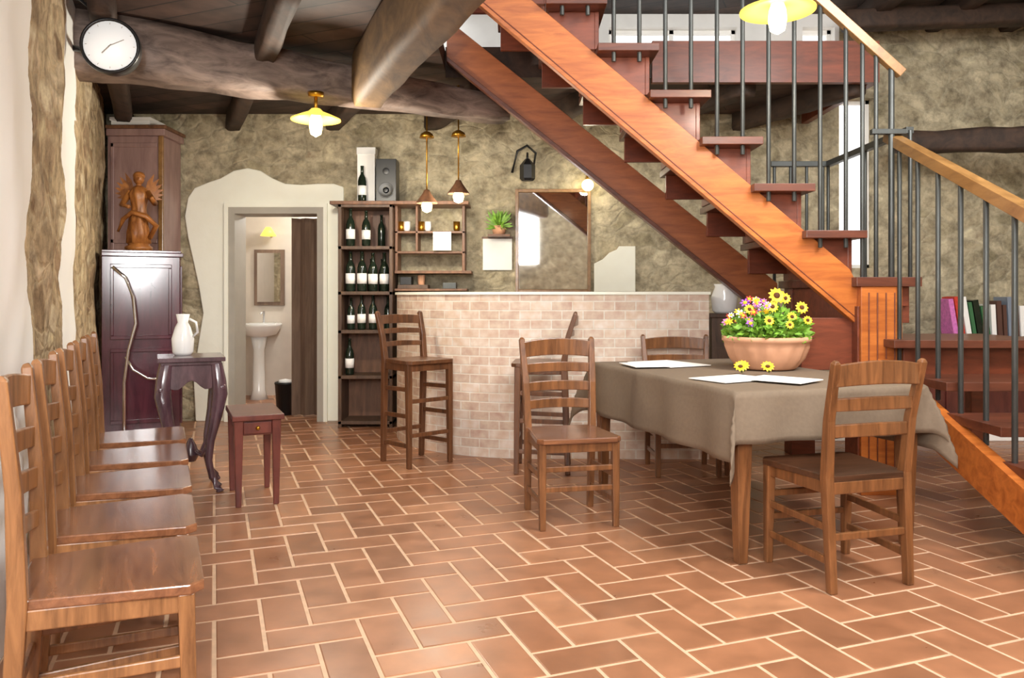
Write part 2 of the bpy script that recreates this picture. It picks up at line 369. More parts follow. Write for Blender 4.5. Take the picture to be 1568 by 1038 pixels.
# ---------------------------------------------------------------- ceiling & beams
mb=MB(); 
mb.prism([(WX(.2)-.1,.2),(-.5,.2),(-.5,6.0),(-.5,7.45),(WX(7.45)-.2,7.45)],2.85,3.0,'plank','z'); mb.obj('ceiling')
mb=MB(); mb.box(-.5,2.75,6.02,7.4,2.85,3.0,'plank'); mb.box(-.5,1.05,5.98,6.02,2.80,3.03,'joist'); mb.box(1.05,2.75,5.96,6.02,2.76,3.07,'stairred'); mb.box(2.69,2.75,6.02,7.4,2.76,3.07,'stairred'); mb.obj('ceiling_gallery')
mb=MB(); mb.box(-.5,4.95,3.0,7.62,3.78,3.9,'plank'); mb.obj('ceiling_stairwell')
def log(name,p0,p1,w,h,m,seg=24,amp=.025,taper=1.0,seed=0):
    mb=MB(); p0=Vector(p0);p1=Vector(p1); t=(p1-p0).normalized(); a=t.cross(Vector((0,0,1))).normalized(); b=a.cross(t).normalized(); R=[]
    sh=[(-1,-.72),(-.8,-1),(-.3,-1),(.3,-1),(.8,-1),(1,-.72),(1,0),(1,.72),(.8,1),(0,1),(-.8,1),(-1,.72),(-1,0)]
    for k in range(seg+1):
        f=k/seg; c=p0.lerp(p1,f); sc_=1+(taper-1)*f
        c=c+a*noise.noise(Vector((f*3,seed,0)))*amp*1.2+b*noise.noise(Vector((f*3,seed,5)))*amp*.8
        R.append([c+a*(x*w/2*sc_+noise.noise(Vector((f*9,i*.8,seed)))*amp)+b*(y*h/2*sc_+noise.noise(Vector((f*9,i*.8,seed+20)))*amp) for i,(x,y) in enumerate(sh)])
    mb.rings(R,m); return mb.obj(name)
log('main_ceiling_beam',(-2.72,4.75,2.68),(-.05,6.18,2.60),.32,.37,'oldbeam',seed=1,amp=.03,taper=.5)
log('oak_ceiling_beam',(-.98,5.42,2.645),(.5,1.6,2.645),.22,.40,'beam2',seed=4,amp=.015)
for off,y0,y1 in ((-2.53,4.3,7.4),(-1.53,3.9,7.4),(-.62,5.55,7.4),(.3,6.1,7.4),(1.3,6.1,7.4),(2.3,6.1,7.4),(3.15,6.1,7.4)):
    f=lambda y:off-.44*(y-5)
    log('ceiling_joist',(f(y0),y0,2.78),(f(y1),y1,2.78),.13,.17,'joist',seg=10,amp=.012,seed=off)
for x in (3.2,3.9,4.6):
    log('roof_joist',(x,3.05,3.7),(x,7.4,3.7),.14,.18,'joist',seg=8,amp=.01,seed=x)
log('roof_purlin',(2.9,6.95,3.56),(4.95,6.85,3.6),.16,.17,'joist',seg=8,amp=.012,seed=31)
log('wall_timber',(3.3,6.95,2.5),(4.95,6.3,2.42),.16,.17,'joist',seg=10,amp=.02,seed=17,taper=1.25)

# ---------------------------------------------------------------- staircase
YA,YB=4.75,5.88
def staircase():
    mb=MB()
    zb=lambda X:2.923-.846*(X+.25)
    x0,x1=-.46,2.05
    mb.prism([(x0,zb(x0)),(x1,zb(x1)),(x1,zb(x1)+.22),(x1-.06,zb(x1-.06)+.29),(x0,zb(x0)+.29)],YA-.06,YA,'stair','y')
    mb.prism([(x0,zb(x0)+.03),(x1,zb(x1)+.03),(x1,zb(x1)+.04),(x0,zb(x0)+.04)],YA-.063,YA-.05,'stairred','y')
    zc=lambda X:2.97-.80*(X+.57)
    mb.prism([(-.48,zc(-.48)),(1.95,zc(1.95)),(1.95,zc(1.95)+.3),(-.48,zc(-.48)+.3)],YB-.03,YB+.03,'stairB','y')
    mb.prism([(-.48,zc(-.48)-.015),(1.95,zc(1.95)-.015),(1.95,zc(1.95)+.02),(-.48,zc(-.48)+.02)],YB-.045,YB+.035,'tread','y')
    for k in range(1,9):
        X=2.18-.302*k; z=1.27+.272*k
        mb.box(X-.17,X+.185,YA-.13,YB+.08,z-.045,z,'tread')
        mb.box(X-.15,X+.15,YA+.005,YA+.045,z-.27,z-.045,'stairred')
        mb.box(X-.15,X+.15,YB-.07,YB-.031,z-.22,z-.045,'stairred')
        mb.box(X+.125,X+.15,YA,YB,z-.27,z-.045,'stairred')
        mb.box(X-.16,X+.0,YA+.05,YA+.13,z-.13,z-.045,'rail')
    # landing
    mb.box(2.0,2.38,YA-.13,YB+.1,1.215,1.27,'tread')
    mb.box(2.05,2.34,YA-.05,YA,1.1,1.215,'stairred'); mb.box(2.05,2.34,YB+.0,YB+.05,1.0,1.215,'stairred'); mb.box(2.04,2.09,YA,YB,.95,1.215,'stairred')
    mb.box(2.32,2.36,YA-.02,YB,1.0,1.215,'stairred')
    mb.box(2.03,2.27,YA-.12,YA+.1,0,1.215,'stair'); mb.box(2.03,2.2,YB-.1,YB+.06,0,1.215,'stairred')
    mb.box(2.018,2.03,YA-.10,YA+.08,.1,1.1,'stairred')
    for xx in (2.07,2.12,2.17,2.22): mb.box(xx,xx+.008,YA-.126,YA-.12,.05,1.18,'stairred')
    mb.box(1.72,2.03,YA-.02,YA+.02,.72,1.03,'stairred')
    # lower flight toward the room (open risers)
    zt=lambda Y:.40+.33*(Y-3.42)
    for xx in (2.12,3.02):
        mb.prism([(4.62,zt(4.62)),(2.25,zt(2.25)),(2.2,0),(2.75,0),(4.62,zt(4.62)-.22)],xx,xx+.06,'stair','x')
    mb.box(3.02,3.08,4.5,4.62,0,.7,'stairred')
    mb.box(2.16,3.12,4.5,5.3,.865,.91,'tread'); mb.box(3.0,3.08,5.2,5.28,0,.865,'stairred'); mb.box(2.27,3.05,4.62,4.645,.66,.865,'stairred')
    for j in range(1,6):
        z=.88-.15*j; y=4.6-.44*j
        mb.box(2.16,3.12,y-.2,y+.24,z-.045,z,'tread')
    rz=lambda X:2.487+(2.25-X)*.9
    for k in range(1,8):
        X=2.18-.302*k; z=1.27+.272*k
        for dx in (-.075,.075):
            mb.tube([(X+dx,YA-.09,z-.1),(X+dx,YA-.09,rz(X+dx))],.0135,'iron',8)
    for X in (2.05,2.13,2.22):
        mb.tube([(X,YA-.09,1.2),(X,YA-.09,rz(X) if X<2.2 else 2.5)],.0135 if X<2.2 else .018,'iron',8)
    mb.sweep([(2.28,YA-.09,rz(2.28)),(.1,YA-.09,rz(.1))],.055,.05,'rail',(0,1,0))
    # landing back balustrade
    mb.sweep([(1.92,YB+.04,2.14),(2.36,YB+.04,2.14)],.045,.04,'iron',(0,0,1))
    for X in (1.95,2.07,2.19,2.31):
        mb.tube([(X,YB+.04,1.25),(X,YB+.04,2.14)],.0125,'iron',8)
    mb.sweep([(2.35,YB+.04,2.14),(2.35,YA-.05,2.14)],.045,.04,'iron',(0,0,1))
    for yy in (YA-.05,YA+.55,YB+.04): mb.tube([(2.35,yy,1.25),(2.35,yy,2.14)],.0125,'iron',8)
    mb.sweep([(2.1,YA-.09,2.12),(2.3,YA-.09,2.12)],.04,.03,'iron',(0,0,1))
    # lower rail
    rl=lambda Y:2.09-(4.72-Y)*.435
    mb.sweep([(2.26,4.78,rl(4.78)),(2.14,2.2,rl(2.2))],.065,.06,'rail',(0,0,1))
    y=4.62
    while y>2.25:
        x=lin(2.14,2.255,(y-2.2)/2.58)
        b_=zt(y)-.03
        mb.tube([(x,y,b_ ),(x,y,rl(y))],.0135,'iron',8); y-=.228
    mb.obj('staircase',.004)
staircase()

# ---------------------------------------------------------------- bar counter
def counter():
    c=(.15,6.78); ea,eb=1.12,1.1
    arc=[(c[0]+ea*math.cos(math.pi+(math.pi/2)*k/16),c[1]+eb*math.sin(math.pi+(math.pi/2)*k/16)) for k in range(17)]
    path=[(-.98,7.38),(-.975,7.1)]+arc+[(.4,5.68),(.9,5.67),(1.4,5.66),(1.4,5.98)]
    H=1.17; n=len(path)
    me=bpy.data.meshes.new('bar_counter'); bm=bmesh.new(); uvl=bm.loops.layers.uv.new('UVMap'); s=0
    for i in range(n-1):
        a,b=path[i],path[i+1]; l=(Vector(b)-Vector(a)).length
        vs=[bm.verts.new((a[0],a[1],0)),bm.verts.new((b[0],b[1],0)),bm.verts.new((b[0],b[1],H)),bm.verts.new((a[0],a[1],H))]
        f=bm.faces.new(vs)
        for lp,uv in zip(f.loops,((s,0),(s+l,0),(s+l,H),(s,H))): lp[uvl].uv=uv
        f.material_index=0; f.smooth=False; s+=l
    poly=[(-1.0,7.38),(-.995,7.1)]+[(c[0]+(ea+.015)*math.cos(math.pi+(math.pi/2)*k/16),c[1]+(eb+.015)*math.sin(math.pi+(math.pi/2)*k/16)) for k in range(17)]+[(1.41,5.65),(1.41,6.02),(.1,6.05),(-.3,6.3),(-.55,6.7),(-.6,7.38)]
    vb=[bm.verts.new((p[0],p[1],H)) for p in poly]; vt=[bm.verts.new((p[0],p[1],H+.02)) for p in poly]
    fs=[bm.faces.new(vt),bm.faces.new(vb[::-1])]
    for i in range(len(poly)):
        j=(i+1)%len(poly); fs.append(bm.faces.new((vb[i],vb[j],vt[j],vt[i])))
    for f in fs: f.material_index=1
    ip=[(1.4,5.98),(.1,6.0),(-.28,6.26),(-.52,6.68),(-.58,7.38)]
    for a,b in zip(ip,ip[1:]):
        f=bm.faces.new([bm.verts.new((a[0],a[1],0)),bm.verts.new((b[0],b[1],0)),bm.verts.new((b[0],b[1],H)),bm.verts.new((a[0],a[1],H))]); f.material_index=2
    bm.to_mesh(me); bm.free()
    me.materials.append(M['brick']); me.materials.append(M['plaster']); me.materials.append(M['shelf'])
    o=bpy.data.objects.new('bar_counter',me); sc.collection.objects.link(o)
counter()

# ---------------------------------------------------------------- chairs
def chair(name,w='chair',st='chairseat',seat=.45,h=.92,slatz=(.86,.74,.62),slh=(.085,.05,.05),wb=.35,wf=.43,d=.4,stool=False,loc=(0,0,0),rz=0,lean=.065):
    mb=MB(); hb=wb/2; hf=wf/2; yb=-d/2; yf=d/2
    pz=[0,seat,seat+(h-seat)*.5,h]; py=[yb-.015,yb+.01,yb+.01-lean*.35,yb-lean]
    def pyz(z):
        for i in range(3):
            if z<=pz[i+1]: return lin(py[i],py[i+1],(z-pz[i])/(pz[i+1]-pz[i]))
        return py[-1]
    for s in (-1,1):
        mb.sweep([(s*hb*.98,py[0],0),(s*hb,py[1],seat),(s*hb*1.04,py[2],pz[2]),(s*hb*1.1,py[3],h),(s*hb*1.1,py[3]-.004,h+.012)],[.032,.038,.036,.03,.016],[.034,.042,.034,.028,.014],w,(0,1,0))
        mb.sweep([(s*(hf-.02),yf-.02,0),(s*(hf-.02),yf-.025,seat*.5),(s*(hf-.02),yf-.03,seat-.02)],[.03,.036,.04],[.03,.036,.04],w,(0,1,0))
    for z,hh in zip(slatz,slh):
        R=[]; n=8
        wz=hb*(1+.1*max(0,(z-seat)/(h-seat)))-.005
        for i in range(n+1):
            t=-1+2*i/n; x=t*wz; y=pyz(z)-.028*(1-t*t); a=hh*.22*(1-t*t) if hh>.06 else hh*.15*(1-t*t)
            R.append([Vector((x,y-.008,z-hh/2+a*.6)),Vector((x,y+.008,z-hh/2+a*.6)),Vector((x,y+.008,z+hh/2+a)),Vector((x,y-.008,z+hh/2+a))])
        mb.rings(R,w,smooth=False)
    mb.prism([(-hb-.0,yb-.005),(hb+.0,yb-.005),(hf+.008,yf-.02),(hf-.02,yf+.012),(-hf+.02,yf+.012),(-hf-.008,yf-.02)],seat-.022,seat+.004,st,'z')
    mb.box(-hf+.03,hf-.03,yf-.035,yf-.015,seat-.07,seat-.02,w)
    for s in (-1,1): mb.sweep([(s*(hb-.005),yb,seat-.045),(s*(hf-.02),yf-.03,seat-.045)],.018,.05,w,(0,0,1))
    mb.box(-hb+.01,hb-.01,yb-.005,yb+.012,seat-.07,seat-.02,w)
    sz=(.12,.25) if not stool else (.14,.34,.52)
    for z in sz:
        for s in (-1,1): mb.sweep([(s*(hb-.003),yb-.01,z),(s*(hf-.02),yf-.022,z+.01)],.014,.03,w,(0,0,1))
    for z in ((.2,.3) if not stool else (.22,.45)): mb.box(-hf+.03,hf-.03,yf-.03,yf-.014,z-.014,z+.014,w)
    mb.box(-hb+.01,hb-.01,yb-.012,yb+.004,.2,.23,w)
    return mb.obj(name,.004,loc,rz)
row=None
for n in range(5):
    loc=(-1.04-.212*n,2.08+.49*n,0); rz=face(V.x,V.y)
    if row is None: row=chair('dining_chair',h=.965,slatz=(.905,.78,.67,.56),slh=(.08,.055,.055,.045),loc=loc,rz=rz,lean=.02)
    else: inst(row,loc,rz)
chair('dining_chair','chairdark','seatdark',h=.90,slatz=(.85,.735,.63),slh=(.085,.05,.05),wb=.37,wf=.44,loc=(1.36,3.36,0),rz=face(-.28,.96))
chair('dining_chair','chairdark','chairseat',h=.92,slatz=(.865,.765,.665,.57),slh=(.085,.05,.05,.05),wb=.36,wf=.42,loc=(.3,4.15,0),rz=face(.2,-.98))
chair('dining_chair','chairdark','seatdark',h=.88,slatz=(.825,.73,.63),slh=(.075,.045,.045),wb=.40,wf=.43,loc=(1.13,5.28,0),rz=face(.0,-1))
st=chair('bar_stool','stoolw','stoolw',seat=.72,h=1.04,slatz=(.99,.91,.82),slh=(.06,.035,.035),wb=.33,wf=.38,d=.34,stool=True,loc=(-.66,5.56,0),rz=face(.66,-.75))
inst(st,(.19,5.34,0),face(-1,.08))

# ---------------------------------------------------------------- dining table + cloth
def table():
    mb=MB(); L=1.6; W=.98
    TT=Matrix.Translation((.96,3.4,0))@Matrix.Rotation(math.atan2(.30,1.0),4,'Z')
    for x in (.05,W-.05):
        for y in (.05,L-.05):
            mb.sweep([(x,y,0),(x,y,.45),(x,y,.72)],[.045,.07,.075],[.045,.07,.075],'chairdark',(0,1,0),TT)
    mb.box(.06,W-.06,.06,.085,.62,.72,'chairdark',TT); mb.box(.06,W-.06,L-.085,L-.06,.62,.72,'chairdark',TT)
    mb.box(.06,.085,.06,L-.06,.62,.72,'chairdark',TT); mb.box(W-.085,W-.06,.06,L-.06,.62,.72,'chairdark',TT)
    mb.box(.01,W-.01,.01,L-.01,.72,.745,'chairdark',TT)
    o=mb.obj('dining_table',.004)
    mb=MB(); nu,nv=64,90; ox=.31; oy0=.23; oy1=.3
    vs=[];fs=[]
    for i in range(nu+1):
        for j in range(nv+1):
            u=-ox+(W+2*ox)*i/nu; v=-oy0+(L+oy0+oy1)*j/nv
            tu=max(-u,u-W,0); tv=max(-v,v-L,0)
            x=min(max(u,0),W); y=min(max(v,0),L); su=-1 if u<0 else 1; sv=-1 if v<0 else 1
            z=.752; 
            if tu>0 or tv>0:
                r=math.hypot(tu,tv); z-=max(0,r-.01)
                fold=.016*math.sin(v*15+.5)*min(1,tu/.15) if tu>=tv else .014*math.sin(u*19)*min(1,tv/.15)
                if tu>0: x+=su*(min(tu,.012)+.02*min(1,tu/.2)+(fold if tu>=tv else 0)+.3*min(tu,tv))
                if tv>0: y+=sv*(min(tv,.012)+.02*min(1,tv/.2)+(fold if tv>tu else 0)+.3*min(tu,tv))
            vs.append((x,y,z))
    for i in range(nu):
        for j in range(nv):
            a=i*(nv+1)+j; fs.append((a,a+nv+1,a+nv+2,a+1))
    mb.add(vs,fs,'cloth',TT,True)
    o2=mb.obj('tablecloth'); s=o2.modifiers.new('t','SOLIDIFY'); s.thickness=.003; s.offset=1
    def sheet(mb,cx,cy,w,l,a,z,m='paper'):
        T=TT@Matrix.Translation((cx,cy,z))@Matrix.Rotation(a,4,'Z'); mb.box(-w/2,w/2,-l/2,l/2,0,.004,m,T)
    mb=MB(); sheet(mb,.24,.42,.34,.24,.25,.757); sheet(mb,.42,.28,.24,.3,.5,.762)
    mb.obj('paper_placemats')
    mb=MB(); sheet(mb,.35,1.28,.3,.4,.2,.757); sheet(mb,.15,1.2,.2,.28,-.1,.762); mb.obj('paper_menus')
table()
def flower(mb,c,n,r,col,ctr='brown',pet=11):
    c=Vector(c); n=Vector(n).normalized(); a=n.orthogonal().normalized(); b=n.cross(a)
    for i in range(pet):
        t=2*math.pi*i/pet; d=a*math.cos(t)+b*math.sin(t); e=n.cross(d)
        p=[c+d*r*.3-e*r*.1,c+d*r*.7-e*r*.2+n*r*.08,c+d*r,c+d*r*.7+e*r*.2+n*r*.08,c+d*r*.3+e*r*.1]
        mb.add(p,[(0,1,2,3,4)],col)
    mb.ball(c,r*.38,ctr,8,(1,1,.6) if abs(n.z)>.6 else (1,.7,1))
def planter():
    mb=MB(); cx,cy,z0=1.42,4.45,.757
    md=lambda a,z:1+.035*math.cos(a*14)*(1 if .02<z<.15 else 0)
    mb.lathe([(.15,0),(.165,.01),(.2,.06),(.222,.12),(.23,.15),(.24,.155),(.24,.18),(.225,.18),(.21,.14)],(cx,cy,z0),'terra',56,mod=md)
    mb.lathe([(.001,.13),(.21,.14),(.205,.145),(.001,.16)],(cx,cy,z0),'brown',20)
    random.seed(3)
    for i in range(1300):
        a=random.uniform(0,6.283); rr=.22*math.sqrt(random.random()); h=.2*(1-(rr/.3)**2)
        p=Vector((cx+rr*math.cos(a),cy+rr*math.sin(a),z0+.14+random.uniform(.1,1)*h))
        d=Vector((random.gauss(0,1)+math.cos(a)*.8,random.gauss(0,1)+math.sin(a)*.8,random.uniform(-.2,1.1))).normalized()
        top=p+d*random.uniform(.03,.055)
        sd=d.cross(Vector((random.uniform(-1,1),random.uniform(-1,1),random.uniform(-1,1)))).normalized()*random.uniform(.009,.016)
        m_=p.lerp(top,.5)
        mb.add([p,m_-sd,top,m_+sd],[(0,1,2,3)],'green')
    for i in range(12):
        a=random.uniform(0,6.28); rr=.12*random.random(); mb.tube([(cx,cy,z0+.13),(cx+rr*math.cos(a),cy+rr*math.sin(a),z0+.32)],.004,'green',5)
    for i in range(28):
        a=random.uniform(2.6,4.5); rr=random.uniform(.05,.23)
        flower(mb,(cx+rr*math.cos(a),cy+rr*math.sin(a),z0+.16+.22*(1-(rr/.32)**2)+random.uniform(-.06,.03)),(random.uniform(-.4,.4),-.8,.6),random.uniform(.018,.032),random.choice(['pink','pink','purplepet','paper','redpet','yellow']),'yellow',7)
    for (dx,dy,dz,r) in ((.04,-.05,.405,.05),(.0,-.1,.345,.035),(-.12,-.08,.33,.03),(.16,-.1,.34,.038),(.1,-.12,.29,.03),(-.04,-.17,.27,.03),(.2,-.08,.27,.028),(.12,.05,.39,.036),(.06,-.2,.25,.025)):
        c=(cx+dx,cy+dy,z0+dz); mb.tube([(cx+dx*.5,cy+dy*.5,z0+.14),c],.004,'green',5)
        flower(mb,(c[0],c[1]-.008,c[2]),(.05,-.9,.35),r,'yellow')
    mb.obj('flower_planter')
    mb=MB()
    for x,y in ((1.17,4.08),(1.31,4.08),(1.2,4.14)):
        flower(mb,(x,y,.80),(-.1,-.7,.7),.036,'yellow')
        mb.tube([(x,y+.012,.79),(x+.02,y+.04,.765)],.004,'green',5)
    mb.obj('sunflower_decoration')
planter()

# ---------------------------------------------------------------- left side furniture
def lcl(base,ang=ANG): return Matrix.Translation(base)@Matrix.Rotation(ang,4,'Z')  # x->V , y->U
def cabinet():
    mb=MB(); T=lcl((-3.17,6.15,0)); D=.56; W=.5; H=1.52
    mb.box(.0,D,0,W,.08,H-.05,'purple',T); mb.box(-.0,D+.015,-.015,W+.015,0,.09,'purple',T)
    mb.box(-.0,D+.025,-.025,W+.025,H-.05,H-.02,'purple',T); mb.box(.0,D+.01,-.01,W+.01,H-.02,H,'purple',T)
    for a,b,c,d in ((.06,D-.06,.16,.19),(.06,D-.06,.72,.75),(.06,D-.06,.82,.85),(.06,D-.06,1.38,1.41),(.06,.085,.19,.72),(D-.085,D-.06,.19,.72),(.06,.085,.85,1.38),(D-.085,D-.06,.85,1.38)):
        mb.box(a,b,-.012,.0,c,d,'purple',T)
    for y0 in (.02,W/2+.005):
        mb.box(D,D+.018,y0,y0+W/2-.025,.14,H-.12,'purple',T); mb.ball((D+.03,W/2+(-.03 if y0<.1 else .03),.8),.014,'brass',T=T)
    mb.obj('lacquered_cupboard',.006)
    mb=MB(); T=lcl((-3.08,5.96,0))
    mb.tube([(.16,0,0),(.16,0,.012)],[.12,.11],'chrome',18,T)
    mb.tube([(.16,0,.01),(.16,0,.5),(.19,0,.75),(.24,0,.95),(.22,0,1.15),(.17,0,1.3),(.08,0,1.38)],.012,'chrome',8,T)
    mb.tube([(.17,0,.7),(.22,0,.6),(.32,0,.53),(.42,0,.52)],.01,'chrome',8,T)
    mb.obj('coat_stand')
cabinet()
def wardrobe():
    mb=MB(); x0,x1,y0,y1=-3.54,-3.06,6.97,7.36
    mb.box(x0,x1,y0,y1,0,2.56,'mauve'); mb.box(x0-.0,x1+.03,y0-.03,y1,2.56,2.62,'mauve'); mb.box(x0,x1+.045,y0-.045,y1,2.62,2.65,'shelflight')
    mb.box(x0+.03,x0+.06,y0-.012,y0,1.0,2.5,'mauve')
    mb.box(x1-.03,x1+.012,y0-.016,y0+.01,.1,2.56,'rail'); mb.box(x0+.03,x1-.04,y0-.012,y0,2.46,2.5,'mauve'); mb.box(x0+.03,x1-.04,y0-.012,y0,1.62,1.66,'mauve')
    mb.obj('tall_wardrobe',.006)
    mb=MB(); mb.box(x0+.02,x1-.12,y0+.02,y1-.08,2.652,2.72,'paper'); mb.box(x0+.01,x1-.11,y0+.01,y1-.07,2.70,2.73,'paper'); mb.obj('white_storage_box',.004)
wardrobe()
def statue():
    mb=MB(); c=Vector((-2.98,6.36,1.52)); T=Matrix.Translation(c)@Matrix.Rotation(.35,4,'Z')
    mb.lathe([(.1,0),(.105,.03),(.08,.045),(.085,.06)],(0,0,0),'gold',16,T)
    md=lambda a,z:1+.14*math.cos(a*7+z*14)
    mb.lathe([(.085,.06),(.08,.15),(.065,.26),(.05,.33),(.06,.4),(.07,.45),(.05,.5),(.022,.52)],(0,0,0),'gold',28,T,mod=md)
    mb.lathe([(.02,.5),(.02,.54)],(0,0,0),'gold',12,T); mb.ball((0,0,.575),.042,'gold',12,(1,1,1.15),T)
    mb.ball((0,.012,.60),.046,'gold',12,(1,1,.8),T); mb.tube([(0,-.04,.575),(0,-.055,.565)],[.009,.006],'gold',6,T)
    mb.tube([(.06,0,.47),(.12,-.03,.38),(.1,-.1,.42)],[.028,.022,.014],'gold',8,T)
    mb.tube([(-.06,0,.47),(-.12,-.02,.36),(-.06,-.1,.34)],[.028,.022,.014],'gold',8,T)
    for s in (-1,1):
        for i in range(6):
            a=.4+i*.27; L=.2-.012*i
            p0=Vector((s*.03,.05,.45)); p1=p0+Vector((s*math.sin(a)*L,.03,math.cos(a)*L)); d=Vector((s*math.cos(a),0,-math.sin(a)))*.02
            mb.add([p0,p0.lerp(p1,.6)-d,p1,p0.lerp(p1,.6)+d],[(0,1,2,3)],'gold',T)
    mb.tube([(.08,-.03,.1),(.13,-.04,.2),(.06,-.09,.27),(-.04,-.08,.3),(-.11,-.02,.25),(-.15,0,.15)],[.02,.024,.022,.02,.018,.01],'gold',8,T)
    mb.obj('carved_statue')
statue()
def console():
    mb=MB(); T=lcl((-1.945,4.82,0)); a,b=.165,.19
    mb.box(-a-.02,a+.02,-b-.02,b+.02,.775,.8,'console',T); mb.box(-a,a,-b,b,.755,.775,'console',T)
    for s in (-1,1):
        n=12
        top=[(-a+.02+ (2*a-.04)*i/n,.755) for i in range(n+1)]; bot=[(-a+.02+(2*a-.04)*i/n,.60+.045*math.sin(math.pi*i/n)+.02*math.cos(4*math.pi*i/n)) for i in range(n+1)][::-1]
        mb.prism(top+bot,s*(b-.03),s*(b-.01),'console','y',T)
        top=[(-b+.02+ (2*b-.04)*i/n,.755) for i in range(n+1)]; bot=[(-b+.02+(2*b-.04)*i/n,.60+.045*math.sin(math.pi*i/n)+.02*math.cos(4*math.pi*i/n)) for i in range(n+1)][::-1]
        mb.prism(top+bot,s*(a-.03),s*(a-.01),'console','x',T)
        for t in (-1,1):
            P=[(.0,.76),(.015,.66),(.02,.58),(.0,.45),(-.03,.3),(-.04,.18),(-.02,.08),(.01,.03),(.02,.0)]
            pts=[(s*(a-.03+o),t*(b-.03+o*.6),z) for o,z in P]
            mb.tube(pts,[.036,.042,.046,.036,.026,.022,.02,.028,.03],'console',10,T)
            mb.ball((s*(a+.0),t*(b-.0),.62),.026,'console',T=T)
            mb.tube([(s*(a-.04),t*(b-.04),.33),(s*.06,t*.06,.2),(0,0,.24)],.012,'console',8,T)
    mb.lathe([(.03,.16),(.05,.2),(.03,.26),(.01,.3)],(0,0,0),'console',12,T)
    mb.obj('console_table',.003)
    mb=MB()
    mb.lathe([(.045,0),(.06,.02),(.065,.1),(.045,.17),(.03,.2),(.04,.25),(.035,.25),(.025,.2),(.001,.19)],(-2.0,4.84,.8),'ceramic',20)
    mb.tube([(-1.955,4.84,.9),(-1.91,4.84,.94),(-1.92,4.84,1.0),(-1.96,4.84,1.02)],.008,'ceramic',8)
    mb.obj('ceramic_jug')
console()
def bench():
    mb=MB(); T=Matrix.Translation((-1.515,4.34,0))@Matrix.Rotation(ANG,4,'Z'); W,L=.25,.47
    mb.box(-.01,W+.015,-.015,L+.015,.475,.505,'redbench',T); mb.box(.02,W-.02,.02,L-.02,.39,.475,'redbench',T)
    mb.box(.05,W-.05,.006,.02,.40,.465,'redbench',T); mb.ball((W/2,-.002,.432),.013,'brass',T=T)
    for x in (.025,W-.025):
        for y in (.025,L-.025): mb.sweep([(x,y,0),(x,y,.25),(x,y,.475)],[.03,.04,.05],[.03,.04,.05],'redbench',(0,1,0),T)
    mb.obj('wooden_bench',.005)
bench()
def clock():
    mb=MB(); T=Matrix.Translation((-2.2,4.36,2.53))@Matrix.Rotation(.25,4,'Z')@Matrix.Rotation(math.pi/2,4,'X')
    mb.lathe([(.08,-.16),(.14,-.11),(.153,-.04),(.153,.0),(.15,.012),(.138,.012),(.134,.0)],(0,0,0),'black',36,T)
    mb.lathe([(.001,.004),(.134,.004),(.134,.0),(.001,-.001)],(0,0,0),'clockface_glow',36,T)
    for i in range(12):
        a=i*math.pi/6; mb.box(-.0015,.0015,.115,.125,.004,.006,'casing',T@Matrix.Rotation(a,4,'Z'))
    mb.box(-.003,.003,-.01,.06,.006,.009,'casing',T@Matrix.Rotation(2.4,4,'Z')); mb.box(-.002,.002,-.01,.08,.006,.009,'casing',T@Matrix.Rotation(-1.1,4,'Z'))
    mb.tube([(-2.2,4.5,2.53),(-2.3,4.55,2.53),(-2.55,4.62,2.6)],.018,'black',8)
    mb.tube([(-2.24,4.5,2.66),(-2.36,4.35,2.78),(-2.42,4.22,2.75),(-2.4,4.1,2.6)],.008,'black',6)
    mb.obj('wall_clock')
clock()

